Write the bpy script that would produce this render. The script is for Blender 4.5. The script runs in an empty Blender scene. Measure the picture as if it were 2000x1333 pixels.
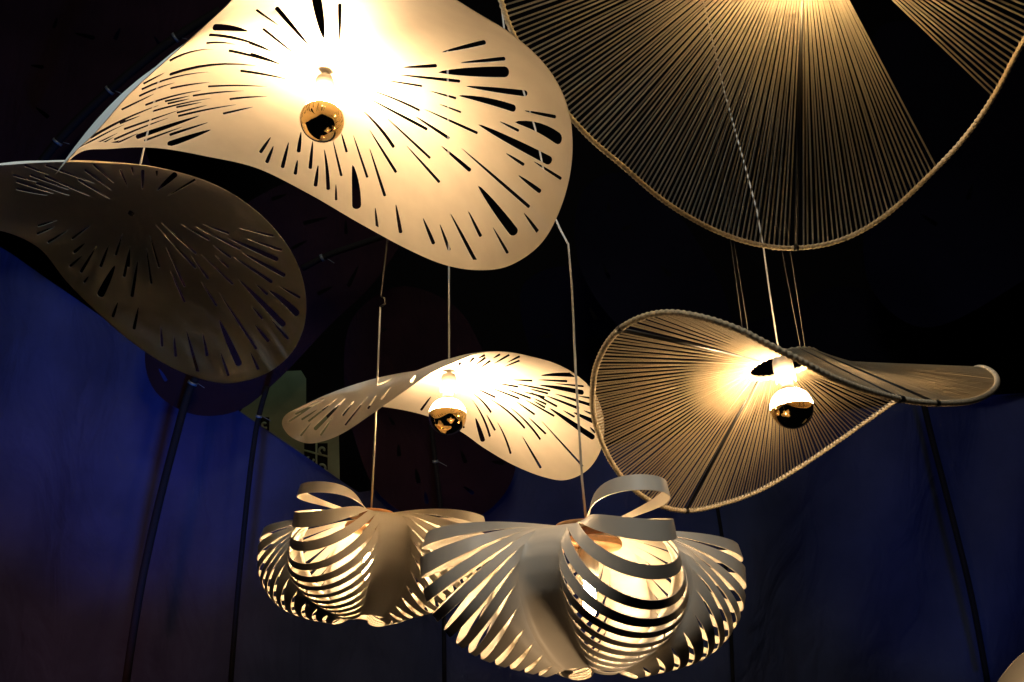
import bpy, math, random
import numpy as np
from mathutils import Vector, Matrix
from mathutils.geometry import delaunay_2d_cdt
random.seed(7); rng = np.random.default_rng(7)
scene = bpy.context.scene
COL = scene.collection
R_ = math.radians

# ---------------------------------------------------------------- camera
F = 1732.0                       # focal length in pixels of the 2000 px wide photograph
PITCH = R_(24.0)
CAM = np.array([0.0, 0.0, 1.55])
cam_d = bpy.data.cameras.new('camera'); cam = bpy.data.objects.new('camera', cam_d); COL.objects.link(cam)
cam_d.sensor_width = 36.0; cam_d.lens = F / 2000 * 36.0; cam_d.clip_end = 200; cam_d.clip_start = 0.02
cam.location = CAM; cam.rotation_euler = (math.pi / 2 + PITCH, 0, 0)
scene.camera = cam
cp, sp = math.cos(PITCH), math.sin(PITCH)
AX = np.array([1.0, 0, 0]); AU = np.array([0, -sp, cp]); AF = np.array([0, cp, sp])   # right, up, forward

# ---------------------------------------------------------------- world, lights, exposure
world = bpy.data.worlds.new('World'); scene.world = world; world.use_nodes = True
world.node_tree.nodes['Background'].inputs[0].default_value = (0.10, 0.14, 0.30, 1)
world.node_tree.nodes['Background'].inputs[1].default_value = 0.003
scene.view_settings.view_transform = 'Standard'; scene.view_settings.look = 'None'
scene.view_settings.exposure = 0.0; scene.view_settings.gamma = 1.0
try:
    scene.cycles.use_denoising = True
    scene.cycles.max_bounces = 7; scene.cycles.diffuse_bounces = 4; scene.cycles.glossy_bounces = 3
    scene.cycles.sample_clamp_indirect = 8.0
    scene.cycles.caustics_reflective = False; scene.cycles.caustics_refractive = False
except Exception: pass

def P(px, py, d):
    """the point of the place seen at (px, py) of the photograph, d metres in front of the camera"""
    px = np.asarray(px, float); py = np.asarray(py, float); d = np.asarray(d, float)
    a = (px - 1000.0) / F * d; b = -(py - 666.5) / F * d
    return CAM + a[..., None] * AX + b[..., None] * AU + d[..., None] * AF
def proj(p):
    q = np.asarray(p) - CAM
    z = q @ AF
    return np.stack([1000 + F * (q @ AX) / z, 666.5 - F * (q @ AU) / z], -1), z

def lamp_light(kind, name, loc, target, energy, color, **kw):
    L = bpy.data.lights.new(name, kind); L.energy = energy; L.color = color
    for k, v in kw.items(): setattr(L, k, v)
    o = bpy.data.objects.new(name, L); COL.objects.link(o); o.location = loc
    o.rotation_euler = (Vector(target) - Vector(loc)).to_track_quat('-Z', 'Y').to_euler()
    return o
# coloured show lighting of the hall: blue wash on the fabric wall, faint violet, and dim cool house light
lamp_light('SPOT', 'blue_spot', (-1.15, 3.1, 0.7), P(250, 680, 4.5), 210, (0.0, 0.17, 1.0), spot_size=R_(56), spot_blend=1.0, shadow_soft_size=0.1)
lamp_light('SPOT', 'blue_spot', (0.25, 3.2, 0.7), P(1080, 1000, 4.5), 24, (0.0, 0.13, 1.0), spot_size=R_(56), spot_blend=1.0, shadow_soft_size=0.1)
lamp_light('SPOT', 'blue_spot', (2.1, 3.0, 0.8), P(1880, 980, 4.5), 30, (0.0, 0.13, 1.0), spot_size=R_(56), spot_blend=1.0, shadow_soft_size=0.1)
lamp_light('SPOT', 'violet_spot', (-2.0, 3.1, 0.7), P(160, 1120, 4.5), 42, (1.0, 0.30, 0.24), spot_size=R_(62), spot_blend=1.0, shadow_soft_size=0.15)
lamp_light('SPOT', 'cool_spot', (-2.8, 1.2, 5.0), P(420, 560, 2.4), 120, (0.50, 0.80, 1.0), spot_size=R_(60), spot_blend=0.8, shadow_soft_size=0.08)
lamp_light('AREA', 'house_light', (0.1, -0.1, 4.7), P(1000, 700, 2.1), 44, (1.0, 0.93, 0.80), size=0.9)

# added fill light, no lamp seen there; warms the unlit sheet's lower lobe
lamp_light('SPOT', 'warm_fill', (0.5, 1.3, 1.25), P(540, 720, 2.35), 9, (1.0, 0.66, 0.36), spot_size=R_(26), spot_blend=1.0, shadow_soft_size=0.05)

# ---------------------------------------------------------------- materials
def mat(name, base, rough=0.6, metal=0.0, transl=0.0, emis=None, estr=0.0, noise=None, bump=None, spec=0.5, wave=None):
    m = bpy.data.materials.new(name); m.use_nodes = True
    nt = m.node_tree; N = nt.nodes; L = nt.links
    b = N['Principled BSDF']; out = N['Material Output']
    b.inputs['Base Color'].default_value = (*base, 1); b.inputs['Roughness'].default_value = rough
    b.inputs['Metallic'].default_value = metal
    b.inputs['Specular IOR Level'].default_value = spec
    if emis: b.inputs['Emission Color'].default_value = (*emis, 1); b.inputs['Emission Strength'].default_value = estr
    tc = N.new('ShaderNodeTexCoord')
    if noise:
        sc_, amt, dst = noise
        n = N.new('ShaderNodeTexNoise'); n.inputs['Scale'].default_value = sc_; n.inputs['Detail'].default_value = 5
        L.new(tc.outputs['Object'], n.inputs['Vector'])
        r = N.new('ShaderNodeValToRGB'); r.color_ramp.elements[0].position = 0.3; r.color_ramp.elements[1].position = 0.7
        r.color_ramp.elements[0].color = (*[c * (1 - amt) for c in base], 1)
        r.color_ramp.elements[1].color = (*[min(1, c * (1 + amt)) for c in base], 1)
        L.new(n.outputs['Fac'], r.inputs['Fac']); L.new(r.outputs['Color'], b.inputs['Base Color'])
        if dst:
            bp = N.new('ShaderNodeBump'); bp.inputs['Distance'].default_value = dst; bp.inputs['Strength'].default_value = 0.6
            L.new(n.outputs['Fac'], bp.inputs['Height']); L.new(bp.outputs['Normal'], b.inputs['Normal'])
    if wave:
        sc_, dst = wave
        w = N.new('ShaderNodeTexWave'); w.bands_direction = 'DIAGONAL'; w.inputs['Scale'].default_value = sc_
        w.inputs['Distortion'].default_value = 1.5
        L.new(tc.outputs['Object'], w.inputs['Vector'])
        bp = N.new('ShaderNodeBump'); bp.inputs['Distance'].default_value = dst
        L.new(w.outputs['Fac'], bp.inputs['Height']); L.new(bp.outputs['Normal'], b.inputs['Normal'])
        r = N.new('ShaderNodeValToRGB')
        r.color_ramp.elements[0].color = (*[c * .55 for c in base], 1); r.color_ramp.elements[1].color = (*[min(1, c * 1.25) for c in base], 1)
        L.new(w.outputs['Fac'], r.inputs['Fac']); L.new(r.outputs['Color'], b.inputs['Base Color'])
    if transl:
        t = N.new('ShaderNodeBsdfTranslucent'); t.inputs['Color'].default_value = (*base, 1)
        mx = N.new('ShaderNodeMixShader'); mx.inputs[0].default_value = transl
        L.new(b.outputs[0], mx.inputs[1]); L.new(t.outputs[0], mx.inputs[2]); L.new(mx.outputs[0], out.inputs['Surface'])
    return m

WARM = (1.0, 0.64, 0.32)
M = dict(
    sheet=mat('cream_sheet', (0.80, 0.75, 0.66), 0.5, transl=0.03, noise=(16, 0.05, 0.0008)),
    ribbon=mat('ribbon_sheet', (0.78, 0.73, 0.64), 0.42, transl=0.012),
    cord=mat('hemp_cord', (0.52, 0.48, 0.39), 0.85, wave=(60, 0.0012), spec=0.2),
    straw=mat('straw_cord', (0.56, 0.46, 0.30), 0.85, wave=(60, 0.0012), spec=0.2),
    rope=mat('rim_rope', (0.52, 0.45, 0.33), 0.85, noise=(260, 0.35, 0.002), spec=0.2),
    metal=mat('dark_rod', (0.03, 0.03, 0.03), 0.45, metal=0.6),
    gold=mat('gold_mirror', (0.95, 0.66, 0.28), 0.09, metal=1.0),
    holder=mat('white_holder', (0.72, 0.70, 0.66), 0.45),
    cable=mat('fabric_cable', (0.62, 0.60, 0.55), 0.7),
    wire=mat('steel_wire', (0.08, 0.08, 0.08), 0.5),
    ply=mat('plywood_disc', (0.50, 0.26, 0.11), 0.6, noise=(30, 0.25, 0.0004)),
)
def bulb_mat(strength, rad=0.048, col=None):
    m = bpy.data.materials.new('glowing_bulb_glass'); m.use_nodes = True
    b = m.node_tree.nodes['Principled BSDF']
    b.inputs['Base Color'].default_value = (1, 0.95, 0.85, 1); b.inputs['Roughness'].default_value = 0.1
    b.inputs['Emission Color'].default_value = (*(col or WARM), 1); b.inputs['Emission Strength'].default_value = strength
    nt = m.node_tree; tc = nt.nodes.new('ShaderNodeTexCoord'); sx = nt.nodes.new('ShaderNodeSeparateXYZ'); mr = nt.nodes.new('ShaderNodeMapRange')
    # the mirrored crown throws the light back up, so the glass is brightest towards the neck
    mr.inputs['From Min'].default_value = 0.15 * rad; mr.inputs['From Max'].default_value = 1.0 * rad
    mr.inputs['To Min'].default_value = 0.25 * strength; mr.inputs['To Max'].default_value = 2.6 * strength
    nt.links.new(tc.outputs['Object'], sx.inputs[0]); nt.links.new(sx.outputs['Z'], mr.inputs['Value']); nt.links.new(mr.outputs[0], b.inputs['Emission Strength'])
    return m

# ---------------------------------------------------------------- helpers
def mesh_obj(name, verts, faces, material, parent=None, origin=(0, 0, 0), smooth=True):
    me = bpy.data.meshes.new(name)
    v = np.asarray(verts, float) - np.asarray(origin, float)
    me.from_pydata(v.tolist(), [], [list(map(int, f)) for f in faces]); me.update()
    if smooth: me.polygons.foreach_set('use_smooth', [True] * len(me.polygons))
    if material: me.materials.append(material)
    o = bpy.data.objects.new(name, me); COL.objects.link(o)
    if parent is not None: o.parent = parent
    else: o.location = tuple(origin)
    return o
def thing(name, label, cat, loc, group=None):
    o = bpy.data.objects.new(name, None); COL.objects.link(o); o.location = tuple(loc); o.empty_display_size = 0.1
    o['label'] = label; o['category'] = cat
    if group: o['group'] = group
    return o
def tag(o, label, cat, group=None):
    o['label'] = label; o['category'] = cat
    if group: o['group'] = group
    return o
def structure(o): o['kind'] = 'structure'; return o

def tube_geo(pts, rad, n=8, closed=False, caps=True):
    pts = np.asarray(pts, float); m = len(pts)
    rad = np.broadcast_to(np.asarray(rad, float), (m,))
    if closed: tan = np.roll(pts, -1, 0) - np.roll(pts, 1, 0)
    else: tan = np.gradient(pts, axis=0)
    tan /= np.linalg.norm(tan, axis=1)[:, None]
    ref = np.array([0, 0, 1.0]) if abs(tan[0][2]) < 0.9 else np.array([1.0, 0, 0])
    nrm = np.cross(tan[0], ref); nrm /= np.linalg.norm(nrm)
    V = []
    for i in range(m):
        nrm = nrm - tan[i] * (nrm @ tan[i]); nrm /= np.linalg.norm(nrm); bi = np.cross(tan[i], nrm)
        for k in range(n):
            a = 2 * math.pi * k / n
            V.append(pts[i] + rad[i] * (math.cos(a) * nrm + math.sin(a) * bi))
    Fc = []
    for i in range(m if closed else m - 1):
        j = (i + 1) % m
        for k in range(n):
            l = (k + 1) % n
            Fc.append((i * n + k, i * n + l, j * n + l, j * n + k))
    if caps and not closed:
        Fc.append(tuple(range(n))[::-1]); Fc.append(tuple((m - 1) * n + k for k in range(n)))
    return V, Fc
def tube(name, pts, rad, material, parent=None, origin=(0, 0, 0), n=8, closed=False):
    V, Fc = tube_geo(pts, rad, n, closed)
    return mesh_obj(name, V, Fc, material, parent, origin)
def lathe(name, prof, material, parent, origin, axis=(0, 0, 1), n=32):
    """prof: (radius, height along axis) pairs; verts are relative to the parent, origin is the offset from it"""
    ax = Vector(axis).normalized(); q = Vector((0, 0, 1)).rotation_difference(ax).to_matrix()
    V = []; Fc = []
    for r, z in prof:
        for k in range(n):
            a = 2 * math.pi * k / n
            V.append(np.array(q @ Vector((r * math.cos(a), r * math.sin(a), z))) + np.asarray(origin))
    for i in range(len(prof) - 1):
        for k in range(n):
            l = (k + 1) % n; Fc.append((i * n + k, i * n + l, (i + 1) * n + l, (i + 1) * n + k))
    return mesh_obj(name, V, Fc, material, parent)

def closed_spline(ctrl, n):
    c = np.asarray(ctrl, float); m = len(c)
    seg = np.linalg.norm(np.roll(c, -1, 0) - c, axis=1) ** 0.5
    t = np.concatenate([[0], np.cumsum(seg)]); T = t[-1]
    out = []
    # periodic cubic through the control points (finite-difference tangents, non-uniform)
    d = (np.roll(c, -1, 0) - c) / seg[:, None]
    ds = np.roll(d, 1, 0); s0 = np.roll(seg, 1)
    tan = (ds * seg[:, None] + d * s0[:, None]) / (seg + s0)[:, None]
    for q in np.linspace(0, T, n * 4, endpoint=False):
        i = min(m - 1, int(np.searchsorted(t, q, 'right') - 1)); h = seg[i]; u = (q - t[i]) / h; j = (i + 1) % m
        out.append((2*u**3-3*u**2+1)*c[i] + (u**3-2*u**2+u)*h*tan[i] + (-2*u**3+3*u**2)*c[j] + (u**3-u**2)*h*tan[j])
    return np.array(out)

def resample_closed(p, n):
    L = np.linalg.norm(np.roll(p, -1, 0) - p, axis=1); s = np.concatenate([[0], np.cumsum(L)])
    q = np.linspace(0, s[-1], n, endpoint=False); pp = np.vstack([p, p[:1]])
    return np.stack([np.interp(q, s, pp[:, k]) for k in range(3)], 1)

def rim_from_trace(ctrl, dC, n=360, smooth_w=6):
    """ctrl: (px, py, w): w = how much farther than the centre, in centre-plane pixels"""
    p = closed_spline(ctrl, n)
    w = p[:, 2]
    k = np.exp(-0.5 * (np.arange(-30, 31) / smooth_w) ** 2); k /= k.sum()
    w = np.convolve(np.concatenate([w[-30:], w, w[:30]]), k, 'valid')
    return resample_closed(P(p[:, 0], p[:, 1], dC * (1 + w / F)), n)

# ---------------------------------------------------------------- bulbs and cables
def bulb(C, drop, rad, strength, tilt=(0, 0, 1), label='', group='mirror globe bulbs', cap=0.63, col=None):
    """a globe bulb with a gold mirrored lower half, hanging under C; drop = distance C to globe centre"""
    ax = np.array(tilt, float); ax /= np.linalg.norm(ax)
    B = np.asarray(C) - ax * drop
    t = thing('light_bulb', label, 'light bulb', B, group)
    pr = [(0.0001, -rad)] + [(rad * math.sin(a), -rad * math.cos(a)) for a in np.linspace(0.12, math.pi * cap, 18)]
    lathe('mirror_crown', pr, M['gold'], t, (0, 0, 0), ax)
    a1 = math.pi * 0.80
    pr = [(rad * 0.995 * math.sin(a), -rad * 0.995 * math.cos(a)) for a in np.linspace(math.pi * cap, a1, 12)]
    neck = 0.30 * rad
    lathe('glass', pr, bulb_mat(strength, rad, col), t, (0, 0, 0), ax)
    rb = rad * 0.995 * math.sin(a1)
    lathe('screw_base', [(rb, -rad * 0.995 * math.cos(a1)), (neck * 1.15, rad * 1.0), (neck, rad * 1.12), (neck, rad * 1.35)], M['holder'], t, (0, 0, 0), ax, 20)
    return t, B, ax, rad
def holder(C, B, ax, rad, r=0.021, label='', group='lamp holders', rise=0.052, parent=None):
    b = np.asarray(B) - np.asarray(C)
    z0 = rad * 1.30
    pr = [(r * .9, z0), (r, z0 + .002), (r, z0 + rise * .8), (r * .82, z0 + rise), (r * .25, z0 + rise * 1.12), (r * .22, z0 + rise * 1.3), (0.0001, z0 + rise * 1.3)]
    return lathe('lamp_holder', pr, M['holder'], parent, b, ax, 28)

# ---------------------------------------------------------------- wavy sheet shades
def slot_outline(tx, ty, bx, by, w, bow=0.0):
    d = np.array([bx - tx, by - ty], float); L = np.hypot(*d); d /= L; nn = np.array([-d[1], d[0]])
    c = min(0.45, 0.5 * w / L); tm = 1 - c
    ts = np.concatenate([[0], np.linspace(0.06, tm, 7)]); ta = [1 - c + c * math.sin(a) for a in (0.5, 0.95, 1.3)]
    w = max(w * 1.14 + 1.3, 4.6)
    def hw(t):
        if t <= tm: return 0.5 * w * (0.05 + 0.95 * (math.sin(0.5 * math.pi * min(1, t / tm))) ** 0.62)
        return 0.5 * w * math.sqrt(max(0, 1 - ((t - tm) / c) ** 2))
    T = list(ts) + ta
    up = [(t, hw(t)) for t in T]
    pts = []
    for t, h in up: pts.append(np.array([tx, ty]) + d * t * L + nn * (h + bow * 4 * t * (1 - t)))
    pts.append(np.array([bx, by], float))
    for t, h in up[::-1][:-1]: pts.append(np.array([tx, ty]) + d * t * L + nn * (-h + bow * 4 * t * (1 - t)))
    return np.array(pts)

def in_poly(pt, poly):
    x, y = pt[..., 0], pt[..., 1]; c = np.zeros(x.shape, bool); n = len(poly)
    for i in range(n):
        x1, y1 = poly[i]; x2, y2 = poly[(i + 1) % n]
        if y1 == y2: continue
        m = ((y1 > y) != (y2 > y)) & (x < (x2 - x1) * (y - y1) / (y2 - y1) + x1)
        c ^= m
    return c

class Wavy:
    """disc (u, v) of radius 1 -> bent sheet: centre C, rim curve, rising or drooping with the square of the radius"""
    def __init__(s, C, rim, n=None, tip=None, power=2.0):
        s.C = np.asarray(C); s.rim = rim; d = rim - s.C
        if n is None:
            e = d - d.mean(0); _, _, vt = np.linalg.svd(e); n = vt[2]
        n = np.asarray(n, float); n /= np.linalg.norm(n)
        if n[2] < 0: n = -n
        pw = np.full(len(rim), power)
        if tip is not None:      # the curled lobe stays level longer and then drops
            k = int(np.argmin(((proj(rim)[0] - tip[:2]) ** 2).sum(1))); a = np.abs((np.arange(len(rim)) - k + len(rim) / 2) % len(rim) - len(rim) / 2)
            pw = pw + tip[2] * np.exp(-0.5 * (a / (len(rim) * .085)) ** 2)
        s.pw = pw; s.n = n; s.h = d @ n; s.t = d - s.h[:, None] * n; s.N = len(rim); s.power = power
    def S(s, u, v):
        rho = np.hypot(u, v); th = (np.arctan2(v, u) % (2 * math.pi)) / (2 * math.pi) * s.N
        i = np.floor(th).astype(int) % s.N; j = (i + 1) % s.N; f = (th - np.floor(th))[..., None]
        t = s.t[i] * (1 - f) + s.t[j] * f; h = (s.h[i] * (1 - f[..., 0]) + s.h[j] * f[..., 0])
        pw = s.pw[i] * (1 - f[..., 0]) + s.pw[j] * f[..., 0]
        return s.C + rho[..., None] * t + (rho ** pw * h)[..., None] * s.n
    def prepare(s):
        th = np.linspace(0, 2 * math.pi, 480, endpoint=False); rr = np.linspace(0.04, 1.0, 90)
        RR, TH = np.meshgrid(rr, th); U, V = RR * np.cos(TH), RR * np.sin(TH); e = 1e-3
        p, _ = proj(s.S(U, V)); pu, _ = proj(s.S(U + e, V)); pv, _ = proj(s.S(U, V + e))
        a = (pu - p) / e; b = (pv - p) / e
        s.g = (U.ravel(), V.ravel(), p.reshape(-1, 2), (a[..., 0] * b[..., 1] - a[..., 1] * b[..., 0]).ravel())
    def inverse(s, pts, sign):
        U, V, p, det = s.g; ok = np.sign(det) == sign
        U, V, p = U[ok], V[ok], p[ok]; out = np.zeros((len(pts), 2)); err = np.zeros(len(pts))
        for k, q in enumerate(pts):
            i = int(np.argmin(((p - q) ** 2).sum(1))); x = np.array([U[i], V[i]]); e = 1e-3
            best = (np.hypot(*(p[i] - q)), x.copy())
            for _ in range(6):
                a = np.array([x, x + [e, 0], x + [0, e]]); pp, _z = proj(s.S(a[:, 0], a[:, 1]))
                J = np.stack([(pp[1] - pp[0]) / e, (pp[2] - pp[0]) / e], 1); r = q - pp[0]
                if np.hypot(*r) < best[0]: best = (np.hypot(*r), x.copy())
                if abs(np.linalg.det(J)) < 1e-3: break
                st = np.linalg.solve(J, r); L = np.hypot(*st)
                if L > 0.05: st *= 0.05 / L
                x = x + st
            err[k], out[k] = best
        return out, err

def wavy_sheet(name, W, slots, thick, material, parent):
    """slots: (pixel outline, layer sign)"""
    W.prepare()
    sign_main = 1.0 if np.sum(np.cross(W.t, np.roll(W.t, -1, 0)) @ W.n) > 0 else -1.0
    holes = []
    for outline, sg in slots:
        uv, err = W.inverse(outline, sg * sign_main)
        if np.median(err) > 6: print('DROP', name, outline[0], np.median(err)); continue
        r = np.hypot(uv[:, 0], uv[:, 1])
        if r.mean() > 0.99: continue
        m = r > 0.975; uv[m] *= (0.975 / r[m])[:, None]
        # a slot must stay compact
        if np.ptp(uv[:, 0]) > 0.9 or np.ptp(uv[:, 1]) > 0.9: continue
        holes.append(uv)
    verts = []; edges = []
    NR = 300
    for k in range(NR):
        a = 2 * math.pi * k / NR; verts.append((math.cos(a), math.sin(a))); edges.append((k, (k + 1) % NR))
    G = []
    for r in np.arange(0.0, 0.985, 0.028):
        m = max(1, int(2 * math.pi * r / 0.034))
        for k in range(m):
            a = 2 * math.pi * (k + 0.37 * (round(r * 1000) % 3)) / m; G.append((r * math.cos(a), r * math.sin(a)))
    G = np.array(G); keep = np.ones(len(G), bool)
    for h in holes:
        keep &= ~in_poly(G, h)
        dd = np.sqrt(((G[:, None, :] - h[None, :, :]) ** 2).sum(2)).min(1); keep &= dd > 0.006
    for h in holes:
        b = len(verts); verts += [tuple(x) for x in h]; n = len(h); edges += [(b + i, b + (i + 1) % n) for i in range(n)]
    verts += [tuple(x) for x in G[keep]]
    vo, eo, fo, *_ = delaunay_2d_cdt([Vector(v) for v in verts], edges, [], 0, 1e-6)
    vo = np.array([[v.x, v.y] for v in vo]); fo = np.array([list(f) for f in fo if len(f) == 3])
    cen = vo[fo].mean(1); kill = np.hypot(cen[:, 0], cen[:, 1]) > 1.0
    for h in holes: kill |= in_poly(cen, h)
    fo = fo[~kill]
    X = W.S(vo[:, 0], vo[:, 1]); e = 2e-3
    Nn = np.cross(W.S(vo[:, 0] + e, vo[:, 1]) - W.S(vo[:, 0] - e, vo[:, 1]), W.S(vo[:, 0], vo[:, 1] + e) - W.S(vo[:, 0], vo[:, 1] - e))
    Nn /= np.maximum(1e-12, np.linalg.norm(Nn, axis=1))[:, None]
    n = len(X); A = X + Nn * thick / 2; B = X - Nn * thick / 2
    faces = [tuple(f) for f in fo] + [tuple(f[::-1] + n) for f in fo]
    cnt = {}
    for f in fo:
        for i in range(3):
            a, b = int(f[i]), int(f[(i + 1) % 3]); cnt[(a, b)] = 1
    V = list(A) + list(B); base = 2 * n
    for (a, b) in list(cnt):
        if (b, a) not in cnt:
            k = len(V); V += [A[a], A[b], B[b], B[a]]; faces.append((k + 1, k, k + 3, k + 2))
    return mesh_obj(name, V, faces, material, parent, W.C)

def sl(x0, y0, s, rows):
    """slots read off an enlarged view whose corner is (x0, y0) and whose scale is s"""
    out = []
    for r in rows:
        tx, ty, bx, by, w = r[:5]; bow = r[5] if len(r) > 5 else 0; sg = r[6] if len(r) > 6 else 1
        out.append((slot_outline(x0 + tx * s, y0 + ty * s, x0 + bx * s, y0 + by * s, w * s, bow * s), sg))
    return out

# ================================================================ shade 1: large glowing sheet
D1 = 1.93; C1 = P(636, 138, D1)
rim1 = rim_from_trace([(930,24,-416),(780,-60,-460),(620,-90,-465),(500,-40,-463),(430,23,-456),(340,105,-419),(255,182,-343),(190,256,-228),
    (145,299,-120),(108,342,-30),(118,330,60),(160,296,150),(215,291,240),(280,288,343),(330,292,389),(400,305,431),(500,328,467),(600,377,467),(700,435,433),(800,489,364),
    (870,518,292),(935,528,207),(1000,517,90),(1060,472,0),(1100,393,-78),(1118,300,-156),(1110,215,-218),(1078,145,-277),(1010,75,-362)], D1)
W1 = Wavy(C1, rim1, power=3.0, tip=(100, 345, 1.9))
S1 = sl(500, 0, .35, [(300,260,110,40,20),(130,145,0,55,10),(233,315,37,160,11),(378,215,335,-20,44),(467,232,468,20,14),(148,365,-30,300,9,4),(107,296,-40,240,8),
    (1035,293,1283,235,22),(1137,352,1392,328,18),(818,377,1010,367,16),(1018,403,1413,402,52),(790,417,1140,455,14),(703,445,928,482,9),(1168,482,1515,524,28),
    (970,508,1118,550,10),(1130,534,1450,610,34,-8),(1020,580,1145,628,8),(600,492,915,618,10,-8),(620,545,957,724,13),(935,608,1238,745,12),(890,650,1080,775,14),
    (1495,618,1675,654,16),(1445,682,1705,790,54,-22),(1358,678,1468,732,12),(1237,693,1650,905,42),(592,615,770,825,14,-10),(728,657,973,885,11),(628,717,783,965,12),
    (835,808,1025,1020,12),(540,747,622,993,10),(632,823,720,1097,12),(475,740,507,852,10),(428,780,477,985,10),(380,830,403,1062,16,-5),(540,920,562,1168,42,-6),
    (1030,812,1198,955,18),(1135,818,1527,1158,15),(1393,855,1497,922,14),(1547,900,1705,1000,14),(1462,978,1590,1073,20),(1240,1036,1450,1310,46),(1493,1187,1577,1300,16),
    (83,765,22,855,14),(98,815,58,912,15),(183,793,146,940,16),(252,735,237,853,16),(232,893,218,977,14),(317,785,302,945,15),(347,922,331,1043,16),(446,1028,447,1120,10),
    (665,1157,677,1273,12),(780,1140,808,1303,16)])
S1 += sl(780, 230, .225, [(203,868,300,1100,25),(350,922,435,1155,22),(440,826,662,1248,26),(598,811,708,1035,22),(808,946,942,1180,20)])
S1 += sl(0, 0, .35, [(1535,297,1165,195,14,22),(1320,250,1150,242,9,8),(1195,275,945,340,5,18),(1575,365,1275,283,12,6),(1450,372,945,418,12,34),(1620,447,1340,396,11,4),
    (1185,402,790,500,6,22),(985,460,775,538,7,6),(1180,460,950,495,8,5),(1510,487,1160,484,7,7),(1138,503,810,588,7,10),(1375,508,1075,536,8,6),(1065,535,920,567,5),
    (1500,540,1280,555,9,4),(1190,547,849,623,7,6),(1134,570,983,600,6),(1063,551,935,580,4)])
S1 += sl(100, 20, .225, [(1710,183,1400,150,50,10),(1365,823,1090,892,5),(1630,818,1100,922,14,8),(1765,838,1490,900,14),(960,818,340,1110,18,20),(780,915,595,985,5),(1130,862,630,1035,14),
    (655,985,245,1200,12,8),(1040,930,545,1125,14,8),(1295,915,735,1105,34),(1370,973,1025,1085,18),(1150,1010,805,1135,14),(1390,1038,1010,1170,42),(765,1065,540,1170,9),
    (600,1128,465,1180,7),(550,1100,400,1180,6),(590,1060,330,1192,5),(905,722,610,865,3),(990,540,800,640,3)])
T1 = thing('pendant_lamp', 'largest glowing cream sheet pendant with radiating slots, top left, its gold bulb lit', 'pendant lamp', C1, 'wavy slotted sheet pendants')
wavy_sheet('shade', W1, S1, 0.0011, M['sheet'], T1)
b1, B1, ax1, r1 = bulb(C1, 0.134, 0.0465, 400, (-0.03, 0.0, 1), 'gold mirrored bulb in front of the white-hot centre of the largest sheet pendant')
holder(C1, B1, ax1, r1, parent=T1)
tube('cable', [C1, C1 + [0, 0, 1.6]], 0.0024, M['cable'], T1, C1)

# ================================================================ shade 2: unlit sheet at the left edge
D2 = 2.35; C2 = P(257, 415, D2)
rim2 = rim_from_trace([(278,324,-379),(350,337,-370),(430,366,-346),(500,412,-305),(558,475,-238),(588,535,-165),(598,600,-80),(590,650,-30),(565,695,10),(520,730,50),(460,748,100),
    (420,747,140),(350,725,217),(280,685,280),(200,620,327),(130,550,343),(80,488,339),(24,458,310),(-60,440,226),(-125,420,100),(-150,385,0),(-115,350,-110),(-40,328,-240),(24,322,-298),(110,317,-345),(200,319,-372)], D2)
W2 = Wavy(C2, rim2, power=2.6, tip=(-150, 390, 2.0))
S2 = sl(250, 420, .2551, [(208,72,520,408,12),(250,55,523,298,12),(402,68,625,193,8),(515,88,860,262,12),(570,70,775,143,8),(847,100,1118,162,12),(912,182,1180,272,14),(762,175,1150,345,26),
    (875,290,1205,468,24),(652,232,790,328,7),(667,310,772,405,7),(805,318,1105,518,18),(558,298,805,533,9),(485,312,617,492,7),(290,245,435,550,10),(325,430,435,670,6),(165,150,240,405,12),
    (140,250,180,530,12),(75,350,30,630,18),(15,240,5,400,10),(80,705,45,878,18),(250,850,262,1010,14),(352,925,366,1088,16),(445,880,535,1205,18),(572,905,608,1083,16),(708,1052,770,1235,14),
    (695,800,855,1155,42),(935,1048,1000,1187,14),(695,590,985,1030,14),(560,510,680,700,9),(845,490,1200,850,36),(980,530,1070,612,14),(1075,575,1305,768,40,-10),(1157,545,1320,636,14),
    (948,700,1030,797,12),(970,840,1078,973,18),(1093,803,1228,953,14)])
S2 += sl(0, 300, .35, [(320,372,210,405,8),(305,408,205,450,9),(385,425,265,498,9),(508,398,400,478,8),(475,500,410,555,12),(460,570,388,632,10),(540,515,450,665,12),(608,510,560,635,12),
    (685,445,645,570,9),(728,515,692,690,12),(642,625,555,800,34),(495,685,468,722,9),(658,830,628,915,12),(715,190,670,90,8),(745,122,735,75,8),(795,205,797,90,14),(875,208,985,110,24),
    (935,238,1090,145,8),(875,130,875,95,9),(635,165,520,60,7),(625,207,470,90,7),(615,255,435,145,7),(505,240,250,125,6),(530,168,255,65,6),(390,235,200,165,6),(385,203,170,120,5),
    (300,225,90,155,5),(265,235,90,197,5),(275,120,135,65,5),(210,160,70,120,4)])
T2 = thing('pendant_lamp', 'dark unlit slotted sheet pendant at the left edge of the photo', 'pendant lamp', C2, 'wavy slotted sheet pendants')
wavy_sheet('shade', W2, S2, 0.0006, M['sheet'], T2)
tube('cable', [C2, P(274, 322, D2 - .03), P(282, 288, D2 - .03), P(312, 150, D2 - .03)], 0.0024, M['cable'], T2, C2)
lathe('cable_gland', [(0.0001, -.006), (0.007, -.006), (0.008, 0.0), (0.008, .012), (0.0001, .012)], M['metal'], T2, (0, 0, -0.002), W2.n, 16)

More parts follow.
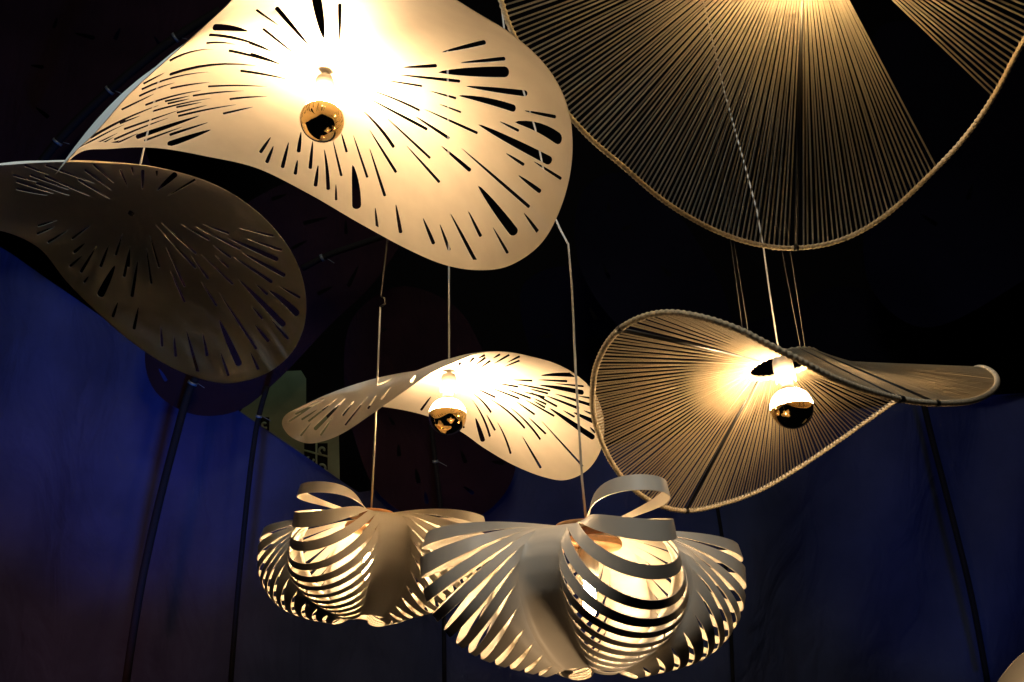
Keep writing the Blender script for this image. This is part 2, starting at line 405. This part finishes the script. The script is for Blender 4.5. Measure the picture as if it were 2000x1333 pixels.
# ================================================================ shade 3: smaller glowing sheet in the middle
D3 = 2.35; C3 = P(877, 724, D3)
rim3 = rim_from_trace([(1045,699,-300),(992,688,-323),(947,688,-336),(920,694,-342),(891,706,-345),(845,727,-344),(800,757,-335),(749,793,-313),(677,842,-255),(635,861,-203),(600,866,-150),
    (566,852,-78),(551,828,-10),(565,806,70),(640,792,220),(749,795,310),(838,814,330),(898,842,320),(950,878,295),(1010,912,240),(1066,933,180),(1104,938,130),(1150,916,50),(1174,877,0),
    (1180,825,-60),(1162,770,-130),(1120,729,-215),(1085,711,-260)], D3)
W3 = Wavy(C3, rim3)
S3 = sl(880, 680, .195, [(900,277,1248,272,36,-8),(872,318,1170,334,18),(1040,355,1335,385,14),(885,372,1335,450,40,-6),(603,318,820,328,8),(620,350,1002,428,14),(450,350,680,390,7),(375,387,690,508,8),
    (235,395,450,495,9),(520,398,805,505,9),(720,435,945,495,9),(790,408,978,457,7),(795,437,1068,587,10),(1035,455,1415,575,24),(1280,482,1420,505,14),(945,472,1290,608,22),(735,510,1040,683,9),
    (830,503,960,565,7),(830,530,948,598,7),(650,530,845,668,13),(985,597,1440,905,46),(1125,623,1245,693,10),(1230,645,1450,745,36),(1330,625,1425,665,12),(1395,790,1450,850,12),
    (590,590,900,918,13,-20),(350,485,745,805,16,-25),(215,450,408,648,10,-15),(210,510,395,890,12,-22),(250,697,328,940,38),(358,660,447,828,13),(465,735,603,1062,12,-12),(780,692,955,862,14),
    (905,722,1325,1187,12),(715,878,905,1205,18),(122,750,132,805,8),(180,153,235,97,6),(240,178,350,95,6),(278,215,400,127,7),(275,105,345,70,4),(425,103,497,63,6),(430,160,590,68,7),
    (560,150,695,82,7),(542,187,693,125,7),(90,180,97,140,10)])
S3 += sl(520, 580, .35, [(920,555,862,635,9)])
S3 += sl(420, 640, .27, [(820,500,540,608,7,0,-1),(812,515,580,628,8,0,-1),(700,575,530,683,5,0,-1),(890,510,675,680,5,0,-1),(745,590,625,668,7,0,-1),(943,515,718,740,22,0,-1),(1005,535,922,640,8,0,-1),
    (1105,500,940,708,11,0,-1),(855,645,762,783,9,0,-1),(697,688,610,795,8,0,-1),(1170,490,1105,590,11,0,-1),(1275,430,1200,522,11,0,-1),(1450,345,1415,400,20,0,-1),(1290,370,1180,413,6,0,-1)])
T3 = thing('pendant_lamp', 'smaller glowing cream sheet pendant in the middle, one flap curling left', 'pendant lamp', C3, 'wavy slotted sheet pendants')
wavy_sheet('shade', W3, S3, 0.0011, M['sheet'], T3)
b3, B3, ax3, r3 = bulb(C3, 0.128, 0.049, 350, (0.0, 0, 1), 'gold mirrored bulb cut by the rim under the smaller middle sheet pendant', cap=0.55)
holder(C3, B3, ax3, r3, parent=T3)
tube('cable', [C3, P(877, 523, D3), P(876, 330, D3), P(874, 100, D3)], 0.0026, M['cable'], T3, C3)
lathe('cable_gland', [(0.0001, -.002), (0.013, -.002), (0.013, 0.010), (0.006, .016), (0.004, .03), (0.0001, .03)], M['holder'], T3, (0, 0, 0.002), (0, 0, 1), 16)

# ================================================================ rope shades
_cordmesh = {}
def cord_data(material, segs=14, n=6):
    """unit cord along z with a braided swelling, shared by every cord"""
    key = material.name
    if key in _cordmesh: return _cordmesh[key]
    V = []; Fc = []
    for i in range(2):
        for k in range(n):
            a = 2 * math.pi * k / n; V.append((math.cos(a), math.sin(a), float(i)))
    for k in range(n):
        l = (k + 1) % n; Fc.append((k, l, n + l, n + k))
    me = bpy.data.meshes.new('cord'); me.from_pydata(V, [], Fc); me.update()
    me.polygons.foreach_set('use_smooth', [True] * len(me.polygons)); me.materials.append(material)
    _cordmesh[key] = me; return me
def place_cord(a, b, rad, material, parent, origin):
    d = Vector(b) - Vector(a); q = Vector((0, 0, 1)).rotation_difference(d.normalized())
    o = bpy.data.objects.new('cord', cord_data(material)); COL.objects.link(o); o.parent = parent
    o.matrix_local = Matrix.Translation(Vector(a) - Vector(origin)) @ q.to_matrix().to_4x4() @ Matrix.Rotation(random.uniform(0, 6.28), 4, 'Z') @ Matrix.Diagonal((rad, rad, d.length, 1))
    return o
def rope_shade(T, C, rim, ring_r, ncord, cord_r, rim_r, gaps=(), rods=(), nrm=None, cm='cord'):
    W = Wavy(C, rim, nrm); N = W.N
    th = np.arange(N)
    tdir = W.t / np.linalg.norm(W.t, axis=1)[:, None]
    # ring
    e1 = np.cross(W.n, [0, 1, 0]); e1 /= np.linalg.norm(e1); e2 = np.cross(W.n, e1)
    a = np.linspace(0, 2 * math.pi, 64, endpoint=False)
    ring = C + ring_r * (np.cos(a)[:, None] * e1 + np.sin(a)[:, None] * e2)
    tube('inner_ring', ring, 0.0035, M['metal'], T, C, 8, True)
    tube('ring_wrap', ring, 0.0065 + 0.0012 * np.cos(np.arange(64) * math.pi), M['rope'], T, C, 8, True)
    pix = proj(rim)[0]
    def idx_of(px, py, far=None):
        dd = ((pix - [px, py]) ** 2).sum(1)
        return int(np.argmin(dd))
    def pt(i): 
        f = i - math.floor(i); i0 = int(math.floor(i)) % N; i1 = (i0 + 1) % N
        t = tdir[i0] * (1 - f) + tdir[i1] * f; r = rim[i0] * (1 - f) + rim[i1] * f
        return C + t * ring_r, r
    banned = []
    for (g0, g1) in gaps: banned.append((idx_of(*g0), idx_of(*g1)))
    rod_i = [idx_of(*r) for r in rods]
    for i in rod_i:
        A, B = pt(i); tube('frame_rod', [A, B], 0.0042, M['metal'], T, C, 8)
    step = N / ncord
    for k in range(ncord):
        i = k * step + random.uniform(-.12, .12) * step
        if any(min(x) <= i % N <= max(x) for x in banned): continue
        if any(abs(((i - r + N / 2) % N) - N / 2) < step * .9 for r in rod_i): continue
        A, B = pt(i)
        side = 1 if k % 2 else -1
        place_cord(A + W.n * side * .0035, B + W.n * side * .0, cord_r * random.uniform(.92, 1.08), M[cm], T, C)
    # rim: rod wrapped with the returning cord, one swelling for each turn
    m = ncord * 6; q = resample_closed(rim, m)
    ph = np.arange(m) / 6.0 * 2 * math.pi
    tube('rim_rope', q, rim_r * (1 + 0.13 * np.cos(ph)), M['rope'], T, C, 10, True)
    for i in rod_i:
        A, B = pt(i); d = (rim[(i + 2) % N] - rim[i - 2]); d /= np.linalg.norm(d)
        tube('rim_joint', [B - d * .006, B + d * .006], rim_r * 1.25, M['metal'], T, C, 12)
    return W

D6 = 2.1; C6 = P(1527, 712, D6)
rim6 = rim_from_trace([(1370,620,-390),(1440,643,-402),(1500,673,-410),(1560,703,-412),(1620,735,-400),(1700,765,-360),(1780,784,-310),(1830,788,-270),(1890,785,-200),(1930,770,-120),(1947,750,-30),
    (1940,729,50),(1915,718,110),(1870,735,200),(1810,755,280),(1757,779,330),(1700,818,360),(1640,860,360),(1560,914,350),(1480,960,320),(1410,985,270),(1345,998,210),(1290,988,150),(1240,958,90),
    (1200,912,30),(1170,850,-40),(1158,800,-100),(1158,760,-150),(1164,718,-200),(1185,672,-250),(1215,640,-290),(1260,618,-330),(1310,611,-365)], D6)
T6 = thing('pendant_lamp', 'glowing rope-strung wavy pendant at the right with white holder hanging through its ring', 'pendant lamp', C6, 'rope strung pendants')
W6 = rope_shade(T6, C6, rim6, 0.082, 290, 0.0020, 0.0062, rods=[(1213,641),(1340,998),(1830,788),(1757,779)], cm='straw')
b6, B6, ax6, r6 = bulb(P(1524, 690, D6 - .02), 0.137, 0.048, 350, (-0.07, 0, 1), 'gold mirrored bulb hanging below the ring of the glowing rope pendant', cap=0.5)
c6t = P(1524, 690, D6 - .02)
hol = holder(C6, B6, ax6, r6, 0.0235, rise=0.062, parent=T6)
tube('cable', [B6 + ax6 * (r6 * 1.3 + .07), P(1518, 668, D6 - .03), P(1503, 570, D6), P(1492, 490, D6), P(1478, 410, D6), P(1458, 335, 2.2), P(1415, 180, 2.5), P(1380, 30, 2.7), P(1350, -100, 2.8)], 0.0019, M['cable'], T6, C6)
for (x0, y0, x1, y1) in ((1468, 646, 1411, 330), (1456, 640, 1410, 345), (1564, 683, 1497, 330), (1573, 684, 1522, 350)):
    dx = x1 - x0; tube('suspension_wire', [P(x0, y0 + 45 if x0 < 1500 else y0, D6 + .05), P(x1, y1, D6 + .02), P(x1 + dx, y1 - 340, D6)], 0.0003, M['wire'], T6, C6, 5)

D5 = 1.78; C5 = P(1575, -165, D5)
rim5 = rim_from_trace([(985,23,-40),(1010,82,-10),(1050,148,30),(1100,212,70),(1152,270,110),(1213,322,150),(1300,395,200),(1400,452,235),(1480,478,250),(1555,485,250),(1640,470,240),(1720,428,220),
    (1830,328,170),(1890,262,130),(1940,190,90),(1980,115,60),(2040,0,0),(2080,-150,-80),(2060,-320,-160),(1960,-480,-230),(1780,-590,-270),(1560,-620,-280),(1340,-570,-260),(1160,-450,-210),(1030,-300,-150),(975,-160,-100),(968,-60,-65)], D5)
T5 = thing('pendant_lamp', 'large round rope-strung pendant at the top right, cut by the picture edge', 'pendant lamp', C5, 'rope strung pendants')
W5 = rope_shade(T5, C5, rim5, 0.085, 298, 0.0020, 0.0056, gaps=[((1836,322), (1938,192))], rods=[(1553,485)])
b5, B5, ax5, r5 = bulb(C5, 0.115, 0.046, 850, (0, 0, 1), 'lit mirrored bulb of the large rope pendant above the picture', col=(1.0, .60, .23))
holder(C5, B5, ax5, r5, parent=T5)
tube('cable', [C5, C5 + [0, 0, 1.2]], 0.003, M['cable'], T5, C5)

# ================================================================ petal pendants
def petal_lamp(C, rot, scale, label, strength, cable_pts, blabel, lift=(.046, .018, .004, -.006, -.004)):
    T = thing('pendant_lamp', label, 'pendant lamp', C, 'looped ribbon pendants')
    C = np.asarray(C)
    # profiles at the ribbon boundaries, top to bottom: loop ends (radius, height) and spines
    A_z = np.array([.003, -.046, -.098, -.142, -.169, -.193, -.209, -.220, -.229, -.236, -.241, -.246, -.250])
    A_r = np.array([.298, .312, .308, .292, .270, .247, .224, .202, .176, .150, .125, .100, .078])
    S_r = np.array([.045, .060, .100, .145, .175, .188, .188, .178, .158, .135, .110, .085, .062])
    S_a = np.radians(np.array([20, 24, 29, 32, 33, 33, 32, 31, 29, 27, 25, 22, 18]))
    S_x = S_r * np.cos(S_a); S_y = S_r * np.sin(S_a)
    S_z = np.array([.010, .008, .002, -.014, -.042, -.072, -.104, -.138, -.170, -.195, -.214, -.230, -.240])
    W_y = np.array([.080, .084, .096, .112, .124, .130, .124, .110, .092, .074, .056, .040, .026])
    K = 12; edges = np.linspace(0, 1, K + 1); ss = edges
    def prof(s): return [np.interp(s, ss, a) for a in (A_r, A_z, S_x, S_y, S_z, W_y)]
    def patch(u, s):
        a_r, a_z, sx, sy, sz, wy = prof(s)
        sn = np.clip(np.sin(np.pi * u), 0, 1); cs = np.cos(np.pi * u)
        x = sx + (a_r - sx) * sn ** np.interp(s, [0, .12, .32, 1], [.80, .88, 1.15, 1.30])
        y = -cs * (sy + (wy - sy) * sn * 1.35)
        k = sn ** 1.3
        z = sz + (a_z - sz) * k
        return np.stack([x, y, z], -1)
    def shell(name, grid, th, parent, o=T):
        nu, ns = grid.shape[:2]; du = np.gradient(grid, axis=0); dv = np.gradient(grid, axis=1)
        n = np.cross(du, dv); n /= np.maximum(1e-9, np.linalg.norm(n, axis=2))[..., None]
        A = (grid + n * th / 2).reshape(-1, 3); B = (grid - n * th / 2).reshape(-1, 3); m = len(A)
        V = list(A) + list(B); Fc = []
        for i in range(nu - 1):
            for j in range(ns - 1):
                a = i * ns + j; Fc.append((a, a + 1, a + ns + 1, a + ns)); Fc.append((m + a, m + a + ns, m + a + ns + 1, m + a + 1))
        for i in range(nu - 1):
            for j, fl in ((0, 1), (ns - 1, 0)):
                a = i * ns + j; b = a + ns; k = len(V); V += [A[a], A[b], B[b], B[a]]; Fc.append((k, k + 1, k + 2, k + 3) if fl else (k + 3, k + 2, k + 1, k))
        V = np.array(V) * scale
        return mesh_obj(name, V, Fc, M['ribbon'], parent)
    nL = 4
    for l in range(nL):
        ang = rot + l * 2 * math.pi / nL; ca, sa = math.cos(ang), math.sin(ang); Rm = np.array([[ca, -sa, 0], [sa, ca, 0], [0, 0, 1]])
        for k in range(K):
            s0, s1 = edges[k], edges[k + 1]; u = np.linspace(0, 1, 33)
            mg = .04 if k < 6 else .08
            lens = np.clip(np.sin(np.pi * (u - mg) / (1 - 2 * mg)), 0, 1) ** .8 * (u > mg) * (u < 1 - mg)
            cut = (s1 - s0) * (0.18 if k < 2 else 0.27 if k < 7 else 0.24)
            lo = s0 + cut * lens * (1.5 if k == 0 else 1); hi = s1 - cut * lens
            q = np.linspace(0, 1, 4)
            SS = lo[:, None] + (hi - lo)[:, None] * q[None, :]; UU = np.repeat(u[:, None], 4, 1)
            g = patch(UU, SS) @ Rm.T
            if l == 0 and k < 5:   # the top loops of this lobe stand up on their own
                g = g + np.array([0, 0, lift[k]]) * (np.sin(np.pi * u) ** 1.2)[:, None, None]
            shell('ribbon', g, .0016, T)
        # spine panel between this lobe and the next
        s = np.linspace(0, 1, 40); a0 = patch(np.ones(40), s) @ Rm.T
        ang2 = ang + 2 * math.pi / nL; R2 = np.array([[math.cos(ang2), -math.sin(ang2), 0], [math.sin(ang2), math.cos(ang2), 0], [0, 0, 1]])
        a1 = patch(np.zeros(40), s) @ R2.T
        t0 = (a0 - patch(np.full(40, .96), s) @ Rm.T); t1 = (a1 - patch(np.full(40, .04), s) @ R2.T)
        gap = np.linalg.norm(a1 - a0, axis=1)[:, None] * .30
        t0 = t0 / np.linalg.norm(t0, axis=1)[:, None] * gap; t1 = t1 / np.linalg.norm(t1, axis=1)[:, None] * gap
        q = np.linspace(0, 1, 13)[:, None, None]
        g = (1-q)**3 * a0 + 3*q*(1-q)**2 * (a0 + t0) + 3*q*q*(1-q) * (a1 + t1) + q**3 * a1
        shell('spine_panel', g, .0018, T)
    top = [(0.0001, .010), (.058, .010), (.060, .013), (.060, .017), (.058, .019), (.0001, .019)]
    lathe('top_disc', [(r * scale, z * scale) for r, z in top], M['ply'], T, (0, 0, 0), (0, 0, 1), 40)
    low = [(0.0001, -.024), (.062, -.024), (.064, -.021), (.064, -.014), (.062, -.011), (.0001, -.011)]
    lathe('lower_disc', [(r * scale, z * scale) for r, z in low], M['ply'], T, (0, 0, 0), (0, 0, 1), 40)
    tube('cable', cable_pts, 0.0023, M['cable'], T, C)
    # plain glowing globe bulb inside
    B = C + np.array([0, 0, -.118 * scale])
    t = thing('light_bulb', blabel, 'light bulb', B, 'bulbs inside the ribbon pendants'); r = .030
    pr = [(0.0001, -.030), (.006, -.029), (.010, -.024), (.012, -.014), (.012, .012), (.010, .022), (.009, .034)]
    lathe('glass', pr, bulb_mat(strength, .03), t, (0, 0, 0))
    lathe('screw_base', [(.009, .034), (.013, .036), (.013, .046)], M['holder'], t, (0, 0, 0), n=16)
    lathe('lamp_holder', [(.0145, -.118 * scale + r * 1.45), (.019, -.118 * scale + r * 1.5), (.019, -.026 * scale), (.0001, -.026 * scale)], M['holder'], T, (0, 0, 0))
    return T
D8 = 1.66; C8 = P(1147, 1046, D8)
petal_lamp(C8, R_(-90 + 14), 1.0, 'nearer looped ribbon pendant at the bottom centre, its ribbons overlapping the other', 310,
    [C8 + [0, 0, .01], P(1137, 940, D8), P(1124, 720, 1.74), P(1117, 560, 1.90), P(1110, 478, 1.98), P(1096, 452, 2.02), P(1086, 430, 2.06), P(1074, 395, 2.12), P(1045, 250, 2.2), P(985, 60, 2.3), P(950, -250, 2.3)], 'bright bulb glowing behind the ribbons of the nearer ribbon pendant')
D7 = 2.25; C7 = P(724, 1017, D7)
petal_lamp(C7, R_(-90 - 18), 1.0, 'farther looped ribbon pendant at the lower left, smaller in view', 370,
    [C7 + [0, 0, .01], P(732, 860, D7), P(738, 720, D7), P(743, 600, D7)], 'bright bulb glowing behind the ribbons of the farther ribbon pendant', (.034, .008, 0, -.006, -.004))
hk = P(743, 597, D7)
h7 = thing('ceiling_hook', 'small dark hook holding the cable of the farther ribbon pendant', 'hook', hk)
tube('hook', [hk + np.array([0, 0, -.004]), hk + np.array([.012, 0, .004]), hk + np.array([.010, 0, .02]), hk + np.array([0, 0, .026]), hk + np.array([0, .05, .25])], .0025, M['metal'], h7, hk, 6)

# ================================================================ setting

M.update(
    fabric=mat('wall_fabric', (0.034, 0.042, 0.090), 0.9, noise=(2.2, 0.25, 0.01), spec=0.05),
    black=mat('black_surface', (0.006, 0.006, 0.007), 0.8, spec=0.1),
    plum=mat('plum_panel', (0.015, 0.007, 0.010), 0.9, noise=(2.2, 0.35, 0.004), spec=0.03),
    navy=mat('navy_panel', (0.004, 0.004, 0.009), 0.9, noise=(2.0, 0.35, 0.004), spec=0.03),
    hose=mat('dark_hose', (0.010, 0.009, 0.009), 0.75, spec=0.06),
    stone=mat('grey_green_plaster', (0.22, 0.25, 0.17), 0.8, noise=(8, 0.15, 0.003)),
    tie=mat('clear_tie', (0.10, 0.12, 0.13), 0.3),
)
def panel(name, outline, depth, material, thick=0.02, slots=(), step=26, parent=None):
    """a thick board or sail with the given outline, standing at its own distance; slots are real holes"""
    o = np.array(outline, float)
    verts = [tuple(p) for p in o]; n = len(o); edges = [(i, (i + 1) % n) for i in range(n)]
    hs = [slot_outline(*r) for r in slots]
    gx, gy = np.meshgrid(np.arange(o[:, 0].min(), o[:, 0].max(), step), np.arange(o[:, 1].min(), o[:, 1].max(), step))
    G = np.stack([gx.ravel(), gy.ravel()], 1); G = G[in_poly(G, o)]
    for h in hs:
        G = G[~in_poly(G, h)]; b = len(verts); verts += [tuple(x) for x in h]; edges += [(b + i, b + (i + 1) % len(h)) for i in range(len(h))]
    verts += [tuple(g) for g in G]
    vo, eo, fo, *_ = delaunay_2d_cdt([Vector(v) for v in verts], edges, [], 0, 1e-4)
    vo = np.array([[v.x, v.y] for v in vo]); fo = np.array([list(f) for f in fo])
    c = vo[fo].mean(1); kill = ~in_poly(c, o)
    for h in hs: kill |= in_poly(c, h)
    fo = fo[~kill]
    dd = depth(vo[:, 0], vo[:, 1]); A = P(vo[:, 0], vo[:, 1], dd); B = P(vo[:, 0], vo[:, 1], dd + thick)
    m = len(A); faces = [tuple(f) for f in fo] + [tuple(f[::-1] + m) for f in fo]; V = list(A) + list(B); cnt = set()
    for f in fo:
        for i in range(3): cnt.add((int(f[i]), int(f[(i + 1) % 3])))
    for (a, b) in list(cnt):
        if (b, a) not in cnt: k = len(V); V += [A[a], A[b], B[b], B[a]]; faces.append((k + 1, k, k + 3, k + 2))
    return mesh_obj(name, V, faces, material, parent, A.mean(0))
def smooth_outline(ctrl, n=90):
    p = closed_spline([(x, y, 0) for x, y in ctrl], n // 4); return p[:, :2]

def creased(m, amt=0.035):
    nt = m.node_tree; N = nt.nodes; L = nt.links; b = N['Principled BSDF']
    tc = N.new('ShaderNodeTexCoord'); mp = N.new('ShaderNodeMapping'); mp.inputs['Scale'].default_value = (3.2, 3.2, 0.55); mp.inputs['Rotation'].default_value = (0, 0.25, 0)
    n1 = N.new('ShaderNodeTexNoise'); n1.inputs['Scale'].default_value = 1.6; n1.inputs['Detail'].default_value = 3; n1.inputs['Distortion'].default_value = 0.8
    n2 = N.new('ShaderNodeTexNoise'); n2.inputs['Scale'].default_value = 240; n2.inputs['Detail'].default_value = 2
    b1 = N.new('ShaderNodeBump'); b1.inputs['Distance'].default_value = amt; b2 = N.new('ShaderNodeBump'); b2.inputs['Distance'].default_value = 0.002; b2.inputs['Strength'].default_value = .5
    L.new(tc.outputs['Object'], mp.inputs[0]); L.new(mp.outputs[0], n1.inputs['Vector']); L.new(tc.outputs['Object'], n2.inputs['Vector'])
    L.new(n1.outputs['Fac'], b1.inputs['Height']); L.new(n2.outputs['Fac'], b2.inputs['Height']); L.new(b1.outputs['Normal'], b2.inputs['Normal']); L.new(b2.outputs['Normal'], b.inputs['Normal'])
creased(M['fabric'], 0.03); creased(M['plum'], 0.02)
structure(panel('back_wall', [(-900, -700), (2900, -700), (2900, 1900), (-900, 1900)], lambda x, y: 6.6 + 0 * x, M['black'], 0.05, step=400))
sail = panel('fabric_wall', [(-500, 180), (24, 497), (180, 606), (300, 690), (480, 812), (700, 962), (735, 957), (980, 912), (1200, 868), (1500, 822), (1830, 778), (2500, 740), (2500, 1800), (-500, 1800)],
    lambda x, y: 4.5 + .05 * np.sin(x / 95.) * np.sin(y / 210. + x / 400.) + .03 * np.sin(x / 41. + y / 160.) + .08 * np.sin(x / 330.), M['fabric'], 0.015, step=17)
structure(sail)

def hung_panel(label, ctrl, d0, tx, ty, material, slots, group='dark slotted panels behind the lamps'):
    cx = np.mean([c[0] for c in ctrl]); cy = np.mean([c[1] for c in ctrl])
    o = panel('hanging_panel', smooth_outline(ctrl), lambda x, y: d0 + tx * (x - cx) / 1000 + ty * (y - cy) / 1000 + .04 * np.sin(x / 120.) * np.cos(y / 90.), material, 0.02, slots)
    return tag(o, label, 'hanging panel', group)
hung_panel('plum slotted panel behind the dark unlit sheet pendant, its round lower end showing', [(283, 690), (300, 760), (350, 800), (405, 813), (470, 800), (540, 745), (640, 640), (740, 540), (790, 440), (720, 380), (600, 350), (490, 392), (340, 520)],
    4.25, 0.3, 0.2, M['plum'], [(560, 380, 530, 390, 6), (640, 425, 592, 437, 6), (675, 430, 676, 458, 5), (600, 470, 570, 486, 5), (650, 560, 620, 575, 6), (310, 720, 325, 745, 5), (700, 520, 680, 560, 6)])
hung_panel('plum slotted panel hanging below the smaller sheet pendant in the middle', [(690, 620), (672, 740), (700, 880), (740, 965), (800, 1008), (870, 1022), (950, 1000), (1003, 930), (1000, 820), (950, 700), (890, 600), (780, 560)],
    4.3, -0.2, 0.3, M['plum'], [(778, 868, 780, 892, 6), (812, 915, 818, 945, 7), (760, 815, 770, 830, 5), (900, 880, 910, 905, 6), (960, 902, 985, 905, 6), (740, 650, 755, 642, 5), (830, 960, 834, 985, 6), (905, 950, 925, 965, 5)])
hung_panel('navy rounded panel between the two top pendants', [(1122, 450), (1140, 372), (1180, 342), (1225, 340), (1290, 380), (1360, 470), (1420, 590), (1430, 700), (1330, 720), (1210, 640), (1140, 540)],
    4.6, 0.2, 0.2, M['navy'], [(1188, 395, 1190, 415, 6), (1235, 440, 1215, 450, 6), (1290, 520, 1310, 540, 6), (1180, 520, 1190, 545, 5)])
hung_panel('large plum panel with short slots in the top left corner', [(-300, -300), (200, -330), (560, -200), (520, -20), (400, 130), (280, 260), (330, 420), (230, 470), (60, 420), (-200, 500), (-420, 300)],
    4.3, 0.2, -0.4, M['plum'], [(145, 65, 185, 75, 6), (235, 55, 224, 78, 6), (60, 128, 85, 132, 5), (112, 35, 105, 55, 5), (300, 70, 320, 100, 5), (190, 195, 205, 180, 5), (70, 210, 95, 230, 6), (100, 290, 112, 272, 6)])
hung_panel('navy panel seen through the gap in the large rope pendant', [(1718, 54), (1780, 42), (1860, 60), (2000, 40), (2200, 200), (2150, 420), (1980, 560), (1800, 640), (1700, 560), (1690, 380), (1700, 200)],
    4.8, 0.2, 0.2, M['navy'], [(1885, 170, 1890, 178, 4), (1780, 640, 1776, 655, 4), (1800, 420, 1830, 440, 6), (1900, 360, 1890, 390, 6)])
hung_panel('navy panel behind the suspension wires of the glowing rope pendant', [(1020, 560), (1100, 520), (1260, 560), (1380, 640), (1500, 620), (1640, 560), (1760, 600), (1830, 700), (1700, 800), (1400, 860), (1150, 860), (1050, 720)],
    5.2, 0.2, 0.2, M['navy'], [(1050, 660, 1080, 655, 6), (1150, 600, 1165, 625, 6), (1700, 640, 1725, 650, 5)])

def pole(label, pts, w, d, ties=()):
    pts = np.array(pts, float); t = np.linspace(0, 1, len(pts)); q = np.linspace(0, 1, 24)
    X = np.interp(q, t, pts[:, 0]); Y = np.interp(q, t, pts[:, 1]); w = w * .8
    k = np.ones(5) / 5; X[2:-2] = np.convolve(X, k, 'valid'); Y[2:-2] = np.convolve(Y, k, 'valid')
    c = P(X, Y, d + 0 * X); T = thing('support_tube', label, 'support tube', c[-1], 'dark support tubes of the backdrop')
    tube('tube', c, w / F * d / 2, M['hose'], T, c[-1], 12)
    for (px, py) in ties:
        i = int(np.argmin((X - px) ** 2 + (Y - py) ** 2)); dr = c[min(23, i + 1)] - c[max(0, i - 1)]; dr /= np.linalg.norm(dr)
        tube('cable_tie', [c[i] - dr * .006, c[i] + dr * .006], w / F * d / 2 * 1.25, M['tie'], T, c[-1], 12)
        tube('tie_tail', [c[i] + AX * w / F * d * .6, c[i] + AX * .055 + AU * random.uniform(-.03, .01)], .0016, M['tie'], T, c[-1], 5)
pole('dark bent tube running down the blue wall from the plum round panel', [(385, 735), (368, 760), (345, 850), (318, 950), (290, 1070), (268, 1180), (245, 1340)], 19, 4.15, [(370, 752)])
pole('dark tube on the blue wall in front of the grey green window surround', [(522, 755), (505, 810), (495, 870), (484, 960), (474, 1060), (462, 1180), (450, 1340)], 13, 4.2, [(508, 812)])
pole('thin dark tube below the middle sheet pendant', [(842, 830), (850, 900), (858, 960), (866, 1060), (868, 1340)], 11, 4.2, [(851, 902), (863, 1003)])
pole('dark tube on the wall at the right edge', [(1800, 770), (1818, 850), (1842, 940), (1870, 1050), (1900, 1170), (1930, 1340)], 14, 4.25, [(1776, 650)])
pole('faint dark tube right of the nearer ribbon pendant', [(1400, 985), (1412, 1060), (1425, 1180), (1432, 1340)], 9, 4.3)
pole('black bar across the plum panel in the top left corner', [(430, 20), (330, 80), (220, 170), (130, 255), (70, 330)], 20, 4.05, [(325, 62), (206, 152), (95, 258)])
pole('black bar between the two left sheet pendants', [(590, 525), (640, 498), (700, 478), (780, 452)], 15, 4.0, [(625, 492)])

# window surround with carved lattice
WS = panel('surround', [(452, 830), (500, 760), (545, 726), (588, 724), (598, 740), (598, 790), (628, 800), (662, 850), (664, 960), (640, 990), (430, 960)], lambda x, y: 5.2 + 0 * x, M['stone'], 0.08, step=40)
wt = thing('window_surround', 'grey green window surround with carved lattice, behind the blue wall top', 'window surround', P(560, 860, 5.2)); WS.parent = wt; WS.location = WS.location - wt.location
for (x0, y0, x1, y1) in ((594, 866, 640, 946), (508, 815, 526, 842)):
    w_ = panel('window_opening', [(x0, y0), (x1, y0), (x1, y1), (x0, y1)], lambda x, y: 5.185 + 0 * x, M['black'], 0.012, step=60); w_.parent = wt; w_.location = w_.location - wt.location
mx_, my_ = 618, 900
tube('mullion', P([618, 618], [866, 946], [5.17, 5.17]), .006, M['stone'], wt, wt.location, 6)
for yy in (880, 908): tube('transom', P([594, 640], [yy, yy + 12], [5.17, 5.17]), .006, M['stone'], wt, wt.location, 6)
for (cx, cy, r, a0) in ((604, 897, 9, 0), (630, 880, 8, 2), (630, 915, 8, 4), (606, 925, 8, 1), (517, 830, 7, 1)):
    a = np.linspace(a0, a0 + 4.6, 16); rr = r * np.linspace(1, .35, 16)
    tube('scroll', P(cx + rr * np.cos(a), cy + rr * np.sin(a), 5.168 + 0 * a), .0075, M['stone'], wt, wt.location, 6)
lamp_light('SPOT', 'window_fill', P(520, 500, 4.9), P(560, 860, 5.2), 4.0, (0.75, 1.0, 0.75), spot_size=R_(60), spot_blend=0.8, shadow_soft_size=0.05)  # added fill to brighten the surround, which no other lamp reaches

# corner of one more sheet pendant, bottom right
D9 = 2.2; C9 = P(2124, 1412, D9)
_r9 = [(1928,1330,-60),(1950,1296,-90),(1985,1262,-120),(2050,1235,-150),(2140,1245,-150),(2230,1300,-90),(2280,1390,0),(2260,1470,80),(2160,1510,140),(2050,1500,130),(1960,1440,60),(1925,1380,0)]
rim9 = rim_from_trace([(x + 16, y + 12, w) for x, y, w in _r9], D9)
W9 = Wavy(C9, rim9)
T9 = thing('pendant_lamp', 'cream sheet pendant of which only a rim corner shows at the bottom right', 'pendant lamp', C9, 'wavy slotted sheet pendants')
wavy_sheet('shade', W9, [], 0.0011, M['sheet'], T9)
b9, B9, ax9, r9 = bulb(C9, 0.12, 0.045, 60, (0, 0, 1), 'bulb of the bottom right corner pendant, just outside the picture')
holder(C9, B9, ax9, r9, parent=T9)
tube('cable', [C9, C9 + [0, 0, .55]], 0.003, M['cable'], T9, C9)
